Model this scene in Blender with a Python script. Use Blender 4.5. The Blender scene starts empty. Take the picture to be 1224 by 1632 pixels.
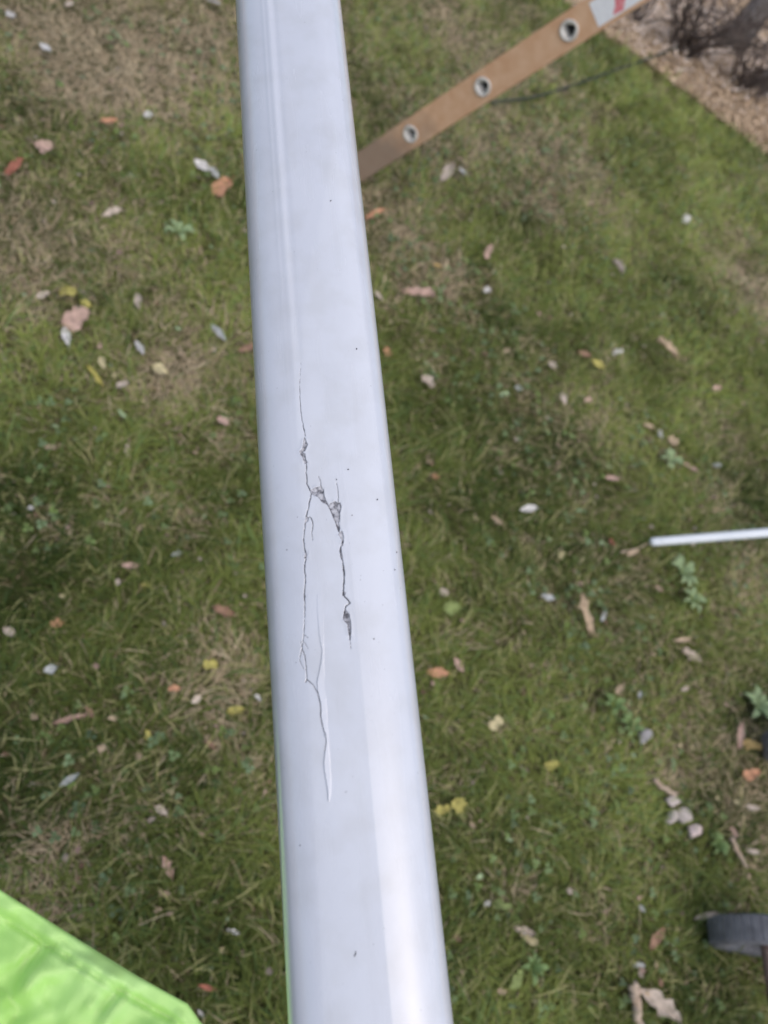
import bpy, bmesh, math, random
import numpy as np
from mathutils import Vector, Matrix
random.seed(7); rng = np.random.default_rng(11)
S = bpy.context.scene
C = S.collection

# ------------------------------------------------------------------ camera
F = 1226.0                                   # focal length in pixels of the 1224 x 1632 photograph
UPC = np.array([.394, -.474, -.788]); UPC /= np.linalg.norm(UPC)      # world up, seen in camera axes (x right, y down, z ahead)
YC = np.array([0, 0, 1.0]) - UPC[2]*UPC; YC /= np.linalg.norm(YC)
XC = np.cross(YC, UPC)
EYE = np.array([0, 0, 1.667])                # a standing person's eye height
TOW = np.stack([XC, YC, UPC])                # camera axes -> world
def W(p): return TOW @ np.asarray(p, float) + EYE
def Wd(d): return TOW @ np.asarray(d, float)
def ray(x, y): return TOW @ np.array([(x-612)/F, (y-816)/F, 1.0])
def at(x, y, z): return EYE + ray(x, y)*z
def ground(x, y, h=0.0):
    r = ray(x, y); return EYE + r*((h-EYE[2])/r[2])
def project(p):                              # world points (n,3) -> pixel x, y, depth
    q = (np.asarray(p) - EYE) @ TOW.T.T if False else (np.asarray(p) - EYE) @ TOW
    return 612 + F*q[:, 0]/q[:, 2], 816 + F*q[:, 1]/q[:, 2], q[:, 2]

cam = bpy.data.cameras.new('camera'); co = bpy.data.objects.new('camera', cam); C.objects.link(co)
xw, yw, zw = Wd([1, 0, 0]), Wd([0, -1, 0]), Wd([0, 0, -1])
co.matrix_world = Matrix(((xw[0], yw[0], zw[0], EYE[0]), (xw[1], yw[1], zw[1], EYE[1]), (xw[2], yw[2], zw[2], EYE[2]), (0, 0, 0, 1)))
cam.sensor_fit = 'VERTICAL'; cam.sensor_height = 36; cam.lens = 36*F/1632
cam.clip_start = 0.01; cam.clip_end = 500
cam.dof.use_dof = True; cam.dof.focus_distance = 0.50; cam.dof.aperture_fstop = 6.4
S.camera = co
S.render.resolution_x, S.render.resolution_y = 768, 1024

# ------------------------------------------------------------------ sky and sun: bright overcast autumn day
SUN_EL, SUN_AZ = math.radians(66), math.radians(118)      # azimuth counted from +Y towards +X
wd = bpy.data.worlds.new('World'); S.world = wd; wd.use_nodes = True
nt = wd.node_tree; nt.nodes.clear()
sky = nt.nodes.new('ShaderNodeTexSky'); sky.sky_type = 'NISHITA'; sky.sun_disc = False
sky.sun_elevation = SUN_EL; sky.sun_rotation = SUN_AZ
sky.air_density = 1.0; sky.dust_density = 3.0; sky.ozone_density = 1.0
bg = nt.nodes.new('ShaderNodeBackground'); bg.inputs[1].default_value = 0.13
out = nt.nodes.new('ShaderNodeOutputWorld')
nt.links.new(sky.outputs[0], bg.inputs[0]); nt.links.new(bg.outputs[0], out.inputs[0])
sl = bpy.data.lights.new('sun', 'SUN'); sl.energy = 1.25; sl.angle = math.radians(115); sl.color = (1, .95, .86)
so = bpy.data.objects.new('sun', sl); C.objects.link(so); so.location = (0, 0, 8)
sd = Vector((math.sin(SUN_AZ)*math.cos(SUN_EL), math.cos(SUN_AZ)*math.cos(SUN_EL), math.sin(SUN_EL)))
so.rotation_euler = sd.to_track_quat('Z', 'Y').to_euler()
S.view_settings.view_transform = 'Standard'; S.view_settings.look = 'None'
S.view_settings.exposure = 0.46; S.view_settings.gamma = 1.0
S.render.engine = 'CYCLES'

# ------------------------------------------------------------------ helpers
def tag(o, label=None, cat=None, group=None, kind=None):
    if label: o['label'] = label
    if cat: o['category'] = cat
    if group: o['group'] = group
    if kind: o['kind'] = kind
    return o
def empty(name, loc=(0, 0, 0)):
    o = bpy.data.objects.new(name, None); C.objects.link(o); o.location = loc; o.empty_display_size = .05; return o
def mesh_np(name, v, faces, mat, parent=None, smooth=False, cols=None, attrs=None):
    """faces: list of (n,k) int arrays"""
    me = bpy.data.meshes.new(name)
    v = np.asarray(v, np.float32)
    if parent is not None: v = v - np.array(parent.location, np.float32)
    me.vertices.add(len(v)); me.vertices.foreach_set('co', v.ravel())
    fs = [np.asarray(f, np.int32) for f in faces if len(f)]
    loops = np.concatenate([f.ravel() for f in fs]); tot = np.concatenate([np.full(len(f), f.shape[1], np.int32) for f in fs])
    me.loops.add(len(loops)); me.loops.foreach_set('vertex_index', loops)
    me.polygons.add(len(tot)); me.polygons.foreach_set('loop_start', np.concatenate([[0], np.cumsum(tot)[:-1]]).astype(np.int32))
    me.polygons.foreach_set('use_smooth', np.full(len(tot), smooth))
    if cols is not None:
        a = me.attributes.new('col', 'FLOAT_COLOR', 'POINT'); c = np.ones((len(v), 4), np.float32); c[:, :3] = cols; a.data.foreach_set('color', c.ravel())
    for k, arr in (attrs or {}).items():
        a = me.attributes.new(k, 'FLOAT', 'POINT'); a.data.foreach_set('value', np.asarray(arr, np.float32).ravel())
    me.update(); me.validate()
    if mat: me.materials.append(mat)
    o = bpy.data.objects.new(name, me); C.objects.link(o)
    if parent is not None: o.parent = parent
    return o
def join(parts):
    vs, q, n = [], {}, 0
    for v, fs in parts:
        vs.append(np.asarray(v, float))
        for f in fs:
            f = np.asarray(f, int)
            if len(f): q.setdefault(f.shape[1], []).append(f + n)
        n += len(v)
    return np.concatenate(vs), [np.concatenate(x) for x in q.values()]
def tube(path, rad, sides=8, caps=True):
    P = np.asarray(path, float); n = len(P); rad = np.broadcast_to(np.asarray(rad, float), (n,))
    T = np.gradient(P, axis=0); T /= np.linalg.norm(T, axis=1)[:, None]
    a = np.array([0, 0, 1.0]) if abs(T[0][2]) < .9 else np.array([1.0, 0, 0])
    V = []
    for i in range(n):
        e1 = np.cross(T[i], a); e1 /= np.linalg.norm(e1); e2 = np.cross(T[i], e1); a = -np.cross(T[i], e1) if False else a
        for k in range(sides):
            t = 2*math.pi*k/sides; V.append(P[i] + rad[i]*(math.cos(t)*e1 + math.sin(t)*e2))
    f = [[i*sides+k, i*sides+(k+1) % sides, (i+1)*sides+(k+1) % sides, (i+1)*sides+k] for i in range(n-1) for k in range(sides)]
    fs = [np.array(f)]
    if caps:
        V += [P[0], P[-1]]; c0, c1 = len(V)-2, len(V)-1
        fs.append(np.array([[c0, (k+1) % sides, k] for k in range(sides)] + [[c1, (n-1)*sides+k, (n-1)*sides+(k+1) % sides] for k in range(sides)]))
    return np.array(V), fs
_lat = rng.random((64, 64))
def vnoise(x, y):
    xi, yi = np.floor(x).astype(int), np.floor(y).astype(int); fx, fy = x-xi, y-yi
    fx, fy = fx*fx*(3-2*fx), fy*fy*(3-2*fy)
    g = lambda a, b: _lat[a % 64, b % 64]
    return (g(xi, yi)*(1-fx)+g(xi+1, yi)*fx)*(1-fy) + (g(xi, yi+1)*(1-fx)+g(xi+1, yi+1)*fx)*fy
def fbm(x, y, o=4):
    s, a, t = 0, .5, 0
    for i in range(o): s = s + a*vnoise(x*2**i+17*i, y*2**i+31*i); t += a; a *= .5
    return s/t

# ------------------------------------------------------------------ materials
def mat(name, col, rough=.6, spec=.5, noise=None, bump=None, metal=0, coat=0, coat_rough=.1, ior=1.5):
    """noise: (scale, colour2, detail) mixed by a noise; bump: (scale, strength, distance)"""
    m = bpy.data.materials.new(name); m.use_nodes = True; t = m.node_tree; b = t.nodes['Principled BSDF']
    b.inputs['Base Color'].default_value = (*col, 1); b.inputs['Roughness'].default_value = rough
    b.inputs['Specular IOR Level'].default_value = spec; b.inputs['Metallic'].default_value = metal
    b.inputs['Coat Weight'].default_value = coat; b.inputs['Coat Roughness'].default_value = coat_rough; b.inputs['IOR'].default_value = ior
    tc = t.nodes.new('ShaderNodeTexCoord')
    if noise:
        n = t.nodes.new('ShaderNodeTexNoise'); n.inputs['Scale'].default_value = noise[0]; n.inputs['Detail'].default_value = noise[2] if len(noise) > 2 else 5
        r = t.nodes.new('ShaderNodeValToRGB'); r.color_ramp.elements[0].position = .35; r.color_ramp.elements[1].position = .65
        r.color_ramp.elements[0].color = (*col, 1); r.color_ramp.elements[1].color = (*noise[1], 1)
        t.links.new(tc.outputs['Object'], n.inputs['Vector']); t.links.new(n.outputs['Fac'], r.inputs['Fac']); t.links.new(r.outputs['Color'], b.inputs['Base Color'])
    if bump:
        n2 = t.nodes.new('ShaderNodeTexNoise'); n2.inputs['Scale'].default_value = bump[0]; n2.inputs['Detail'].default_value = 6
        bp = t.nodes.new('ShaderNodeBump'); bp.inputs['Strength'].default_value = bump[1]; bp.inputs['Distance'].default_value = bump[2]
        t.links.new(tc.outputs['Object'], n2.inputs['Vector']); t.links.new(n2.outputs['Fac'], bp.inputs['Height']); t.links.new(bp.outputs['Normal'], b.inputs['Normal'])
    return m
def leafy(name, col=None, trans=.3, rough=.55):
    """thin leaf: colour from the 'col' attribute or fixed, with light coming through"""
    m = bpy.data.materials.new(name); m.use_nodes = True; t = m.node_tree; b = t.nodes['Principled BSDF']; o = t.nodes['Material Output']
    b.inputs['Roughness'].default_value = rough; b.inputs['Specular IOR Level'].default_value = .15
    tr = t.nodes.new('ShaderNodeBsdfTranslucent'); mx = t.nodes.new('ShaderNodeMixShader'); mx.inputs[0].default_value = trans
    if col is None:
        a = t.nodes.new('ShaderNodeAttribute'); a.attribute_name = 'col'; src = a.outputs['Color']
    else:
        tc = t.nodes.new('ShaderNodeTexCoord'); n = t.nodes.new('ShaderNodeTexNoise'); n.inputs['Scale'].default_value = 55; n.inputs['Detail'].default_value = 5
        oi = t.nodes.new('ShaderNodeObjectInfo'); n.noise_dimensions = '4D'
        ml = t.nodes.new('ShaderNodeMath'); ml.operation = 'MULTIPLY'; ml.inputs[1].default_value = 40
        t.links.new(oi.outputs['Random'], ml.inputs[0]); t.links.new(ml.outputs[0], n.inputs['W']); t.links.new(tc.outputs['Object'], n.inputs['Vector'])
        r = t.nodes.new('ShaderNodeValToRGB'); e = r.color_ramp.elements
        e[0].position = .3; e[0].color = (*[c*.55 for c in col], 1); e[1].position = .68; e[1].color = (*[min(c*1.25, .85) for c in col], 1)
        k = e.new(.5); k.color = (*col, 1)
        t.links.new(n.outputs['Fac'], r.inputs['Fac']); src = r.outputs['Color']
    t.links.new(src, b.inputs['Base Color']); t.links.new(src, tr.inputs['Color'])
    t.links.new(b.outputs[0], mx.inputs[1]); t.links.new(tr.outputs[0], mx.inputs[2]); t.links.new(mx.outputs[0], o.inputs['Surface'])
    return m
M = {}
M['soil'] = mat('lawn soil', (.07, .068, .03), .95, .1, (9, (.12, .11, .055), 8), (60, .8, .02))
M['litter_soil'] = mat('woodland soil', (.36, .265, .18), .95, .1, (5, (.48, .365, .25), 9), (30, .9, .03))
M['grass'] = leafy('grass blade', None, .32, .5)
M['litter'] = leafy('leaf litter', None, .15, .75)
M['bark'] = mat('bark', (.10, .09, .085), .95, .1, (14, (.30, .27, .25), 9), (22, 1.0, .03))
M['twig'] = mat('twig bark', (.085, .066, .058), .9, .1, (30, (.15, .12, .105), 4))
M['fibre'] = mat('orange fibreglass', (.60, .35, .205), .5, .4, (26, (.68, .44, .28), 9), (240, .12, .002))
def add_dirt(m, c, length):
    t = m.node_tree; b = t.nodes['Principled BSDF']; src = b.inputs['Base Color'].links[0].from_socket
    tc = t.nodes.new('ShaderNodeTexCoord'); ln = t.nodes.new('ShaderNodeVectorMath'); ln.operation = 'LENGTH'; t.links.new(tc.outputs['Object'], ln.inputs[0])
    n = t.nodes.new('ShaderNodeTexNoise'); n.inputs['Scale'].default_value = 9; n.inputs['Detail'].default_value = 8; t.links.new(tc.outputs['Object'], n.inputs['Vector'])
    a = t.nodes.new('ShaderNodeMath'); a.operation = 'MULTIPLY_ADD'; a.inputs[1].default_value = .5; t.links.new(n.outputs['Fac'], a.inputs[0]); t.links.new(ln.outputs['Value'], a.inputs[2])
    r = t.nodes.new('ShaderNodeMapRange'); r.inputs['From Min'].default_value = length*.75+.2; r.inputs['From Max'].default_value = length*1.2+.25; r.inputs['To Min'].default_value = .8; r.inputs['To Max'].default_value = 0; t.links.new(a.outputs[0], r.inputs['Value'])
    x = t.nodes.new('ShaderNodeMix'); x.data_type = 'RGBA'; x.inputs[7].default_value = (*c, 1); t.links.new(r.outputs[0], x.inputs['Factor']); t.links.new(src, x.inputs[6]); t.links.new(x.outputs[2], b.inputs['Base Color'])
add_dirt(M['fibre'], (.25, .19, .15), .36)
M['alu'] = mat('worn aluminium', (.66, .63, .58), .55, .5, (40, (.55, .52, .48), 4), None, .1)
M['dirt_and_hole_shade'] = mat('speck dirt and hole shade', (.02, .02, .022), .8, .3, (25, (.04, .04, .042), 4))  # near-black for dirt specks and for the painted shade in hollow rungs
M['sticker'] = mat('white label', (.84, .84, .85), .45, .4, (60, (.78, .77, .79), 6))
M['red'] = mat('red print', (.72, .17, .19), .5, .4, (70, (.78, .34, .36), 6))
M['white_rod'] = mat('white rod', (.72, .75, .78), .35, .5, (20, (.66, .70, .74), 5), (90, .1, .001))
M['cord'] = mat('dark cord', (.030, .040, .026), .7, .3, (30, (.045, .05, .035), 4))
M['tyre'] = mat('grey rubber tyre', (.10, .10, .11), .55, .4, (34, (.16, .16, .175), 7), (120, .3, .002))
M['hub'] = mat('grey plastic hub', (.11, .115, .10), .6, .4, (34, (.16, .16, .13), 6))
M['axle'] = mat('brown rusty steel', (.16, .10, .085), .7, .4, (50, (.24, .18, .16), 7), (120, .3, .002), .3)
M['stone'] = mat('pale stone', (.40, .345, .31), .9, .2, (28, (.50, .45, .42), 7), (60, .6, .006))
M['stone_pink'] = mat('pink stone', (.55, .44, .41), .85, .2, (24, (.62, .53, .49), 7), (60, .5, .005))
M['stone_grey'] = mat('grey stone', (.20, .19, .19), .9, .2, (28, (.34, .33, .33), 7), (60, .6, .006))
LEAFCOL = dict(pink=(.50, .345, .285), pale=(.50, .42, .35), white=(.58, .56, .54), orange=(.53, .28, .17), yellow=(.44, .39, .12), brown=(.29, .18, .125),
               tan=(.43, .33, .23), silver=(.42, .43, .42), green=(.22, .27, .10), gold=(.48, .34, .14), cream=(.53, .46, .27), red=(.33, .13, .09), mint=(.32, .41, .24))
for k, c in LEAFCOL.items(): M['leaf_'+k] = leafy('fallen leaf ' + k, c, .18, .65)

# ------------------------------------------------------------------ the ground: woodland floor to the horizon, lawn sheet on it
o = mesh_np('woodland_floor', [(-150, -150, -.006), (150, -150, -.006), (150, 150, -.006), (-150, 150, -.006)], [np.array([[0, 1, 2, 3]])], M['litter_soil'])
tag(o, 'brown leaf-strewn woodland floor beyond the lawn edge', kind='structure')
EA, EB = ground(896, 0)[:2], ground(1224, 248)[:2]
ED = (EB-EA)/np.linalg.norm(EB-EA); EN = np.array([-ED[1], ED[0]])
if np.dot(EN, -EA) < 0: EN = -EN                       # EN points from the edge to the lawn side
def edge_wave(s): return .05*np.sin(s*2.3+.4)+.03*np.sin(s*6.1)+.05*(fbm(s*1.7+50, s*0+3.3, 3)-.5)
ss = np.linspace(-18, 18, 240)
ev = [(*(EA+ED*s+EN*edge_wave(s)), .0) for s in ss]; nv = [(*(EA+ED*s+EN*30), .0) for s in ss]
n_ = len(ss)
o = mesh_np('lawn', ev+nv, [np.array([[i, i+1, n_+i+1, n_+i] for i in range(n_-1)])], M['soil'])
tag(o, 'patchy green lawn with dry spots and scattered leaves', kind='structure')
def lawn_side(xy):                                     # metres inside the lawn edge
    d = xy-EA; return d@EN - edge_wave(d@ED)

# ------------------------------------------------------------------ fallen leaves (list first: the grass parts around them)
# x, y, length, width (pixels), angle of the long axis in the photo, colour, shape, label
LV = [
 (70,233,32,26,10,'pink','broad','pale pinkish leaf near the left edge, above the dark red leaf'),
 (174,193,27,16,0,'orange','broad','small orange leaf in the upper left lawn with a pale speck below it'),
 (352,300,46,36,-40,'orange','maple','bright coral orange leaf close to the left side of the white pole'),
 (178,341,34,13,-8,'pale','curl','pale curled leaf lying level in the upper left lawn'),
 (22,266,34,16,-25,'red','oval','dark reddish brown leaf at the left edge of the picture'),
 (322,264,30,13,20,'white','oval','silvery white leaf just above the coral orange leaf'),
 (342,276,22,9,40,'silver','sliver','grey leaf sliver touching the silvery white leaf above the coral leaf'),
 (236,183,15,14,0,'white','broad','tiny white leaf scrap in the upper left lawn, right of the small orange leaf'),
 (72,76,30,13,50,'white','sliver','white leaf sliver in the dry top left lawn'),
 (17,23,17,15,0,'white','broad','small white leaf scrap in the top left corner'),
 (110,8,16,12,0,'pale','broad','pale leaf scrap cut near the top edge at left'),
 (340,5,24,15,30,'white','broad','whitish leaf at the top edge just left of the white pole'),
 (108,467,36,22,15,'yellow','maple','bright yellow lobed leaf above the round pinkish leaf on the left'),
 (137,486,22,15,25,'yellow','broad','smaller yellow leaf against the round pinkish leaf'),
 (120,508,46,34,-10,'pink','broad','large round pinkish leaf below the yellow leaves on the left'),
 (105,537,33,15,75,'white','oval','white feather-like leaf just under the round pinkish leaf'),
 (68,470,24,10,-8,'pale','sliver','pale leaf sliver left of the bright yellow lobed leaf'),
 (219,480,30,13,80,'pale','oval','upright pale pink leaf right of the yellow leaves'),
 (222,555,36,14,72,'white','sliver','curved white leaf sliver above the dry patch on the left'),
 (347,530,42,9,55,'silver','sliver','long curved silver sliver near the left side of the pole'),
 (395,555,34,13,-12,'brown','oval','brown leaf half hidden behind the left edge of the pole'),
 (163,578,26,13,65,'cream','broad','cream leaf at the top of the yellowish clump on the left'),
 (152,600,44,14,50,'yellow','curl','faded yellow curled leaf in the clump left of the dry patch'),
 (195,613,24,18,-30,'pale','broad','pale pink leaf touching the dry patch on the left'),
 (255,590,28,20,20,'cream','broad','cream coloured leaf in the middle of the left dry patch'),
 (355,672,24,14,40,'pink','oval','pink leaf left of the pole beside the top of its crack'),
 (195,660,20,9,35,'mint','sliver','pale greenish leaf sliver below the left dry patch'),
 (204,720,20,12,80,'pale','broad','small pale upright leaf in the middle of the left lawn'),
 (80,713,24,10,15,'tan','oval','tan leaf with a thin grass stem in the left lawn'),
 (48,810,13,11,0,'white','broad','tiny white dot of a leaf far left, beside another dot'),
 (128,790,12,11,0,'cream','broad','tiny cream dot of a leaf right of a white dot on the far left'),
 (208,901,34,14,-14,'pink','oval','narrow pink leaf lying level left of the pole, above a yellow-green leaf'),
 (233,934,19,15,0,'yellow','broad','small yellow-green leaf under the narrow pink leaf'),
 (282,883,20,11,-15,'silver','sliver','grey-white leaf sliver right of the narrow pink leaf'),
 (355,976,42,28,10,'brown','curl','crumpled brownish pink leaf close to the left side of the pole'),
 (90,993,22,18,0,'orange','broad','orange-tan leaf in the left lawn, right of a pale one at the edge'),
 (15,1007,26,16,30,'pale','oval','pale leaf at the left edge at mid height'),
 (100,950,12,11,0,'cream','broad','tiny cream leaf scrap above the orange-tan leaf at left'),
 (335,1060,34,20,-15,'yellow','maple','clear yellow leaf left of the pole near a small tan dry patch'),
 (313,1115,20,12,-35,'pale','oval','small pale leaf below the clear yellow leaf'),
 (277,1098,22,13,-10,'orange','oval','orange-brown leaf left of the small pale leaf'),
 (411,1112,14,10,40,'white','broad','tiny white leaf scrap against the left edge of the pole'),
 (375,1133,28,20,-10,'yellow','broad','olive yellow leaf just left of the pole'),
 (112,1147,62,15,-12,'pink','curl','long pinkish brown curled leaf in the lower left lawn'),
 (143,1135,24,9,50,'brown','sliver','brown sliver crossing the right end of the long pinkish leaf'),
 (180,1145,20,10,-8,'tan','oval','small tan leaf right of the long pinkish leaf'),
 (163,1191,22,14,-55,'tan','broad','tan folded leaf below the long pinkish leaf'),
 (80,1067,24,15,-20,'silver','oval','grey leaf in the lower left lawn above the long pinkish leaf'),
 (110,1243,40,12,-32,'silver','sliver','long silver grey leaf sliver in the lower left lawn'),
 (237,1174,24,18,60,'yellow','broad','yellow leaf standing in grass in the lower left lawn'),
 (335,1187,24,9,35,'brown','sliver','thin brown leaf sliver in grass left of the pole'),
 (257,1293,26,15,40,'pale','broad','pale grey-pink leaf in the lower left lawn'),
 (267,1383,42,24,65,'pink','curl','pink leaf with a dark red fold in the lower left lawn'),
 (260,1424,18,13,30,'pink','broad','small pink leaf below the leaf with a red fold'),
 (250,1451,18,9,-15,'tan','oval','small tan leaf above the lime fabric, under the pink leaves'),
 (372,1485,26,12,15,'white','curl','white curled leaf near the pole at lower left'),
 (352,1517,17,12,-60,'cream','broad','cream leaf scrap left of another scrap beside the lower pole'),
 (388,1520,15,12,30,'pink','broad','pinkish leaf scrap nearest the lower left edge of the pole'),
 (330,1574,34,10,15,'red','sliver','reddish brown narrow leaf right of the lime fabric'),
 (320,1616,18,8,60,'white','sliver','white leaf sliver against the corner of the lime fabric'),
 (712,276,24,20,-50,'pale','oval','pale pink leaf right of the foot of the ladder'),
 (738,274,20,9,20,'silver','sliver','grey leaf tail right of the pale pink leaf by the ladder foot'),
 (597,342,30,11,-14,'orange','oval','orange-brown leaf right of the pole under the ladder foot'),
 (665,470,50,22,20,'pink','curl','ragged pinkish leaf right of the upper pole'),
 (604,472,22,11,30,'pale','oval','pale leaf touching the right edge of the upper pole'),
 (778,402,21,16,-70,'pink','broad','small pink leaf in the middle of the upper right lawn'),
 (776,463,12,11,0,'white','broad','tiny whitish leaf dot below the small pink leaf'),
 (697,424,14,11,0,'gold','broad','tiny golden leaf left of a small tan dry spot'),
 (983,427,30,12,65,'pale','curl','pale curled upright leaf in the upper right lawn'),
 (1093,351,15,11,40,'white','broad','bright white leaf dot below the woodland edge'),
 (881,583,21,15,-10,'pale','broad','pale leaf left of the brown and yellow pair in the right lawn'),
 (930,566,26,13,5,'brown','curl','brown leaf touching a yellow one in the right lawn'),
 (953,581,26,9,35,'yellow','sliver','narrow yellow leaf touching a brown leaf in the right lawn'),
 (984,562,15,12,0,'white','broad','whitish leaf scrap right of the brown and yellow pair'),
 (1060,557,48,17,25,'tan','curl','long speckled tan leaf in the right lawn'),
 (897,636,22,9,70,'pale','sliver','pale upright leaf sliver below the brown and yellow pair'),
 (937,639,14,12,0,'pink','broad','small pinkish leaf right of a pale upright sliver'),
 (826,619,16,9,10,'silver','oval','silvery leaf scrap in the middle of the right lawn'),
 (803,630,14,11,0,'mint','broad','pale green leaf scrap beside a silvery one in the right lawn'),
 (618,561,17,13,30,'orange','broad','small orange leaf right of the pole above the crack'),
 (806,560,17,11,-30,'tan','broad','small tan leaf in the right lawn left of a pale one'),
 (680,610,26,20,40,'pale','curl','faded crumpled leaf in the dark grass right of the pole'),
 (683,736,18,13,-40,'tan','oval','small tan leaf right of the cracked middle of the pole'),
 (695,759,14,12,0,'orange','broad','small orange leaf below a tan one beside the cracked pole'),
 (1033,680,22,9,15,'tan','oval','tan leaf at the upper end of a row of scraps on the right'),
 (1052,693,16,12,60,'silver','broad','grey scrap second in the row of scraps on the right'),
 (1072,703,20,14,30,'tan','broad','tan scrap third in the row of scraps on the right'),
 (1101,745,28,16,35,'pink','broad','pinkish brown leaf at the lower end of a row of scraps'),
 (1142,742,15,12,0,'silver','broad','small grey leaf right of the row of scraps'),
 (1142,620,14,11,0,'pink','broad','small pinkish leaf near the right edge above the row of scraps'),
 (975,763,22,12,15,'pink','oval','pink leaf with a stem left of the row of scraps'),
 (842,812,30,13,-8,'white','oval','white oval leaf lying level in the right lawn'),
 (792,830,26,12,35,'tan','sliver','dull tan leaf left of the white oval leaf'),
 (923,815,14,11,0,'mint','broad','pale green leaf dot right of the white oval leaf'),
 (975,865,17,13,60,'red','broad','dark red-brown leaf left of the tip of the white rod'),
 (955,868,16,10,-30,'mint','oval','pale green leaf left of the dark red-brown leaf'),
 (1008,882,28,9,-20,'tan','sliver','tan leaf sliver at the tip of the white rod'),
 (1050,938,18,14,20,'pink','broad','pinkish scrap below the tip of the white rod'),
 (1104,867,20,10,-20,'pale','broad','pale leaf peeping from under the white rod'),
 (930,984,72,27,62,'tan','curl','large crinkled tan leaf, biggest in the right lawn'),
 (961,983,22,9,-60,'silver','sliver','thin silver sliver right of the large crinkled tan leaf'),
 (873,952,22,10,25,'silver','oval','grey-white leaf left of the large crinkled tan leaf'),
 (895,885,17,12,-60,'cream','broad','cream leaf above the large crinkled tan leaf'),
 (1087,1021,34,10,-3,'tan','oval','upper of two stacked tan leaves near the right edge'),
 (1099,1046,38,20,30,'pale','curl','lower and larger of two stacked tan leaves near the right edge'),
 (988,1098,23,15,-45,'tan','broad','tan leaf left of a small silver one in the right lawn'),
 (1019,1107,20,10,-60,'silver','oval','small silver leaf right of a tan leaf in the right lawn'),
 (1091,1098,15,10,-20,'pale','broad','tiny pale leaf right of the small silver leaf'),
 (697,1072,36,17,8,'orange','oval','orange leaf right of the lower pole'),
 (731,1060,28,15,50,'pink','oval','pinkish leaf touching the orange leaf right of the pole'),
 (706,945,19,14,30,'pale','oval','pale leaf right of the pole, above a round yellow-green one'),
 (720,970,32,28,0,'green','broad','round yellow-green leaf right of the pole'),
 (790,1153,30,22,-40,'cream','maple','cream yellow lobed leaf in the lower right lawn'),
 (879,1220,22,19,0,'yellow','broad','single yellow leaf in the lower right lawn'),
 (704,1291,30,24,-20,'yellow','broad','left one of two yellow leaves beside the lower pole'),
 (731,1284,26,24,70,'yellow','broad','right one of two yellow leaves beside the lower pole'),
 (1178,1173,42,14,80,'pink','curl','pinkish curled leaf above a golden one at the right edge'),
 (1196,1189,30,24,30,'gold','broad','golden leaf beside the pinkish curled leaf at the right edge'),
 (1197,1234,30,24,-15,'orange','broad','peach orange leaf at the right edge below the golden one'),
 (1174,1279,11,10,0,'cream','broad','tiny cream dot below the peach orange leaf'),
 (1199,1287,20,11,20,'pale','broad','pale scrap right of the tiny cream dot'),
 (1168,1326,22,13,70,'pink','curl','pinkish brown leaf at the top of a thin stick near the right edge'),
 (1200,1357,22,10,15,'pale','oval','pale leaf right of the thin stick near the right edge'),
 (1045,1497,44,24,-62,'brown','oval','reddish brown leaf left of the grey wheel'),
 (1127,1459,36,12,-17,'pale','oval','pale tan leaf lying against the grey wheel'),
 (1018,1539,17,13,10,'silver','broad','bluish silver leaf below the reddish brown leaf'),
 (1020,1431,13,11,0,'pink','broad','tiny pink scrap above the reddish brown leaf'),
 (1022,1448,18,9,45,'silver','sliver','silver scrap under the tiny pink scrap'),
 (1123,1570,14,11,0,'cream','broad','tiny cream leaf under the grey wheel'),
 (834,1484,34,20,20,'pale','curl','pale crumpled leaf on a yellow one in the lower right lawn'),
 (842,1497,38,16,40,'cream','maple','yellowish leaf under the pale crumpled leaf'),
 (776,1440,16,10,-30,'white','oval','white leaf beside a green one in the lower right lawn'),
 (765,1397,19,10,-20,'mint','oval','pale green leaf right of the lower pole'),
 (800,1443,28,22,20,'green','broad','dull green fallen leaf beside a white one'),
 (822,1561,38,27,-65,'green','broad','bright green leaf in the bottom right lawn'),
 (800,1580,22,14,0,'tan','broad','tan leaf left under the bright green leaf'),
 (1046,1600,88,42,38,'pale','curl','large pale bark-like leaf at the bottom edge'),
 (1036,1583,30,15,30,'gold','maple','golden scraps behind the large pale bark-like leaf'),
]
LXY = np.array([ground(l[0], l[1], .02)[:2] for l in LV]); LRAD = []
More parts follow.
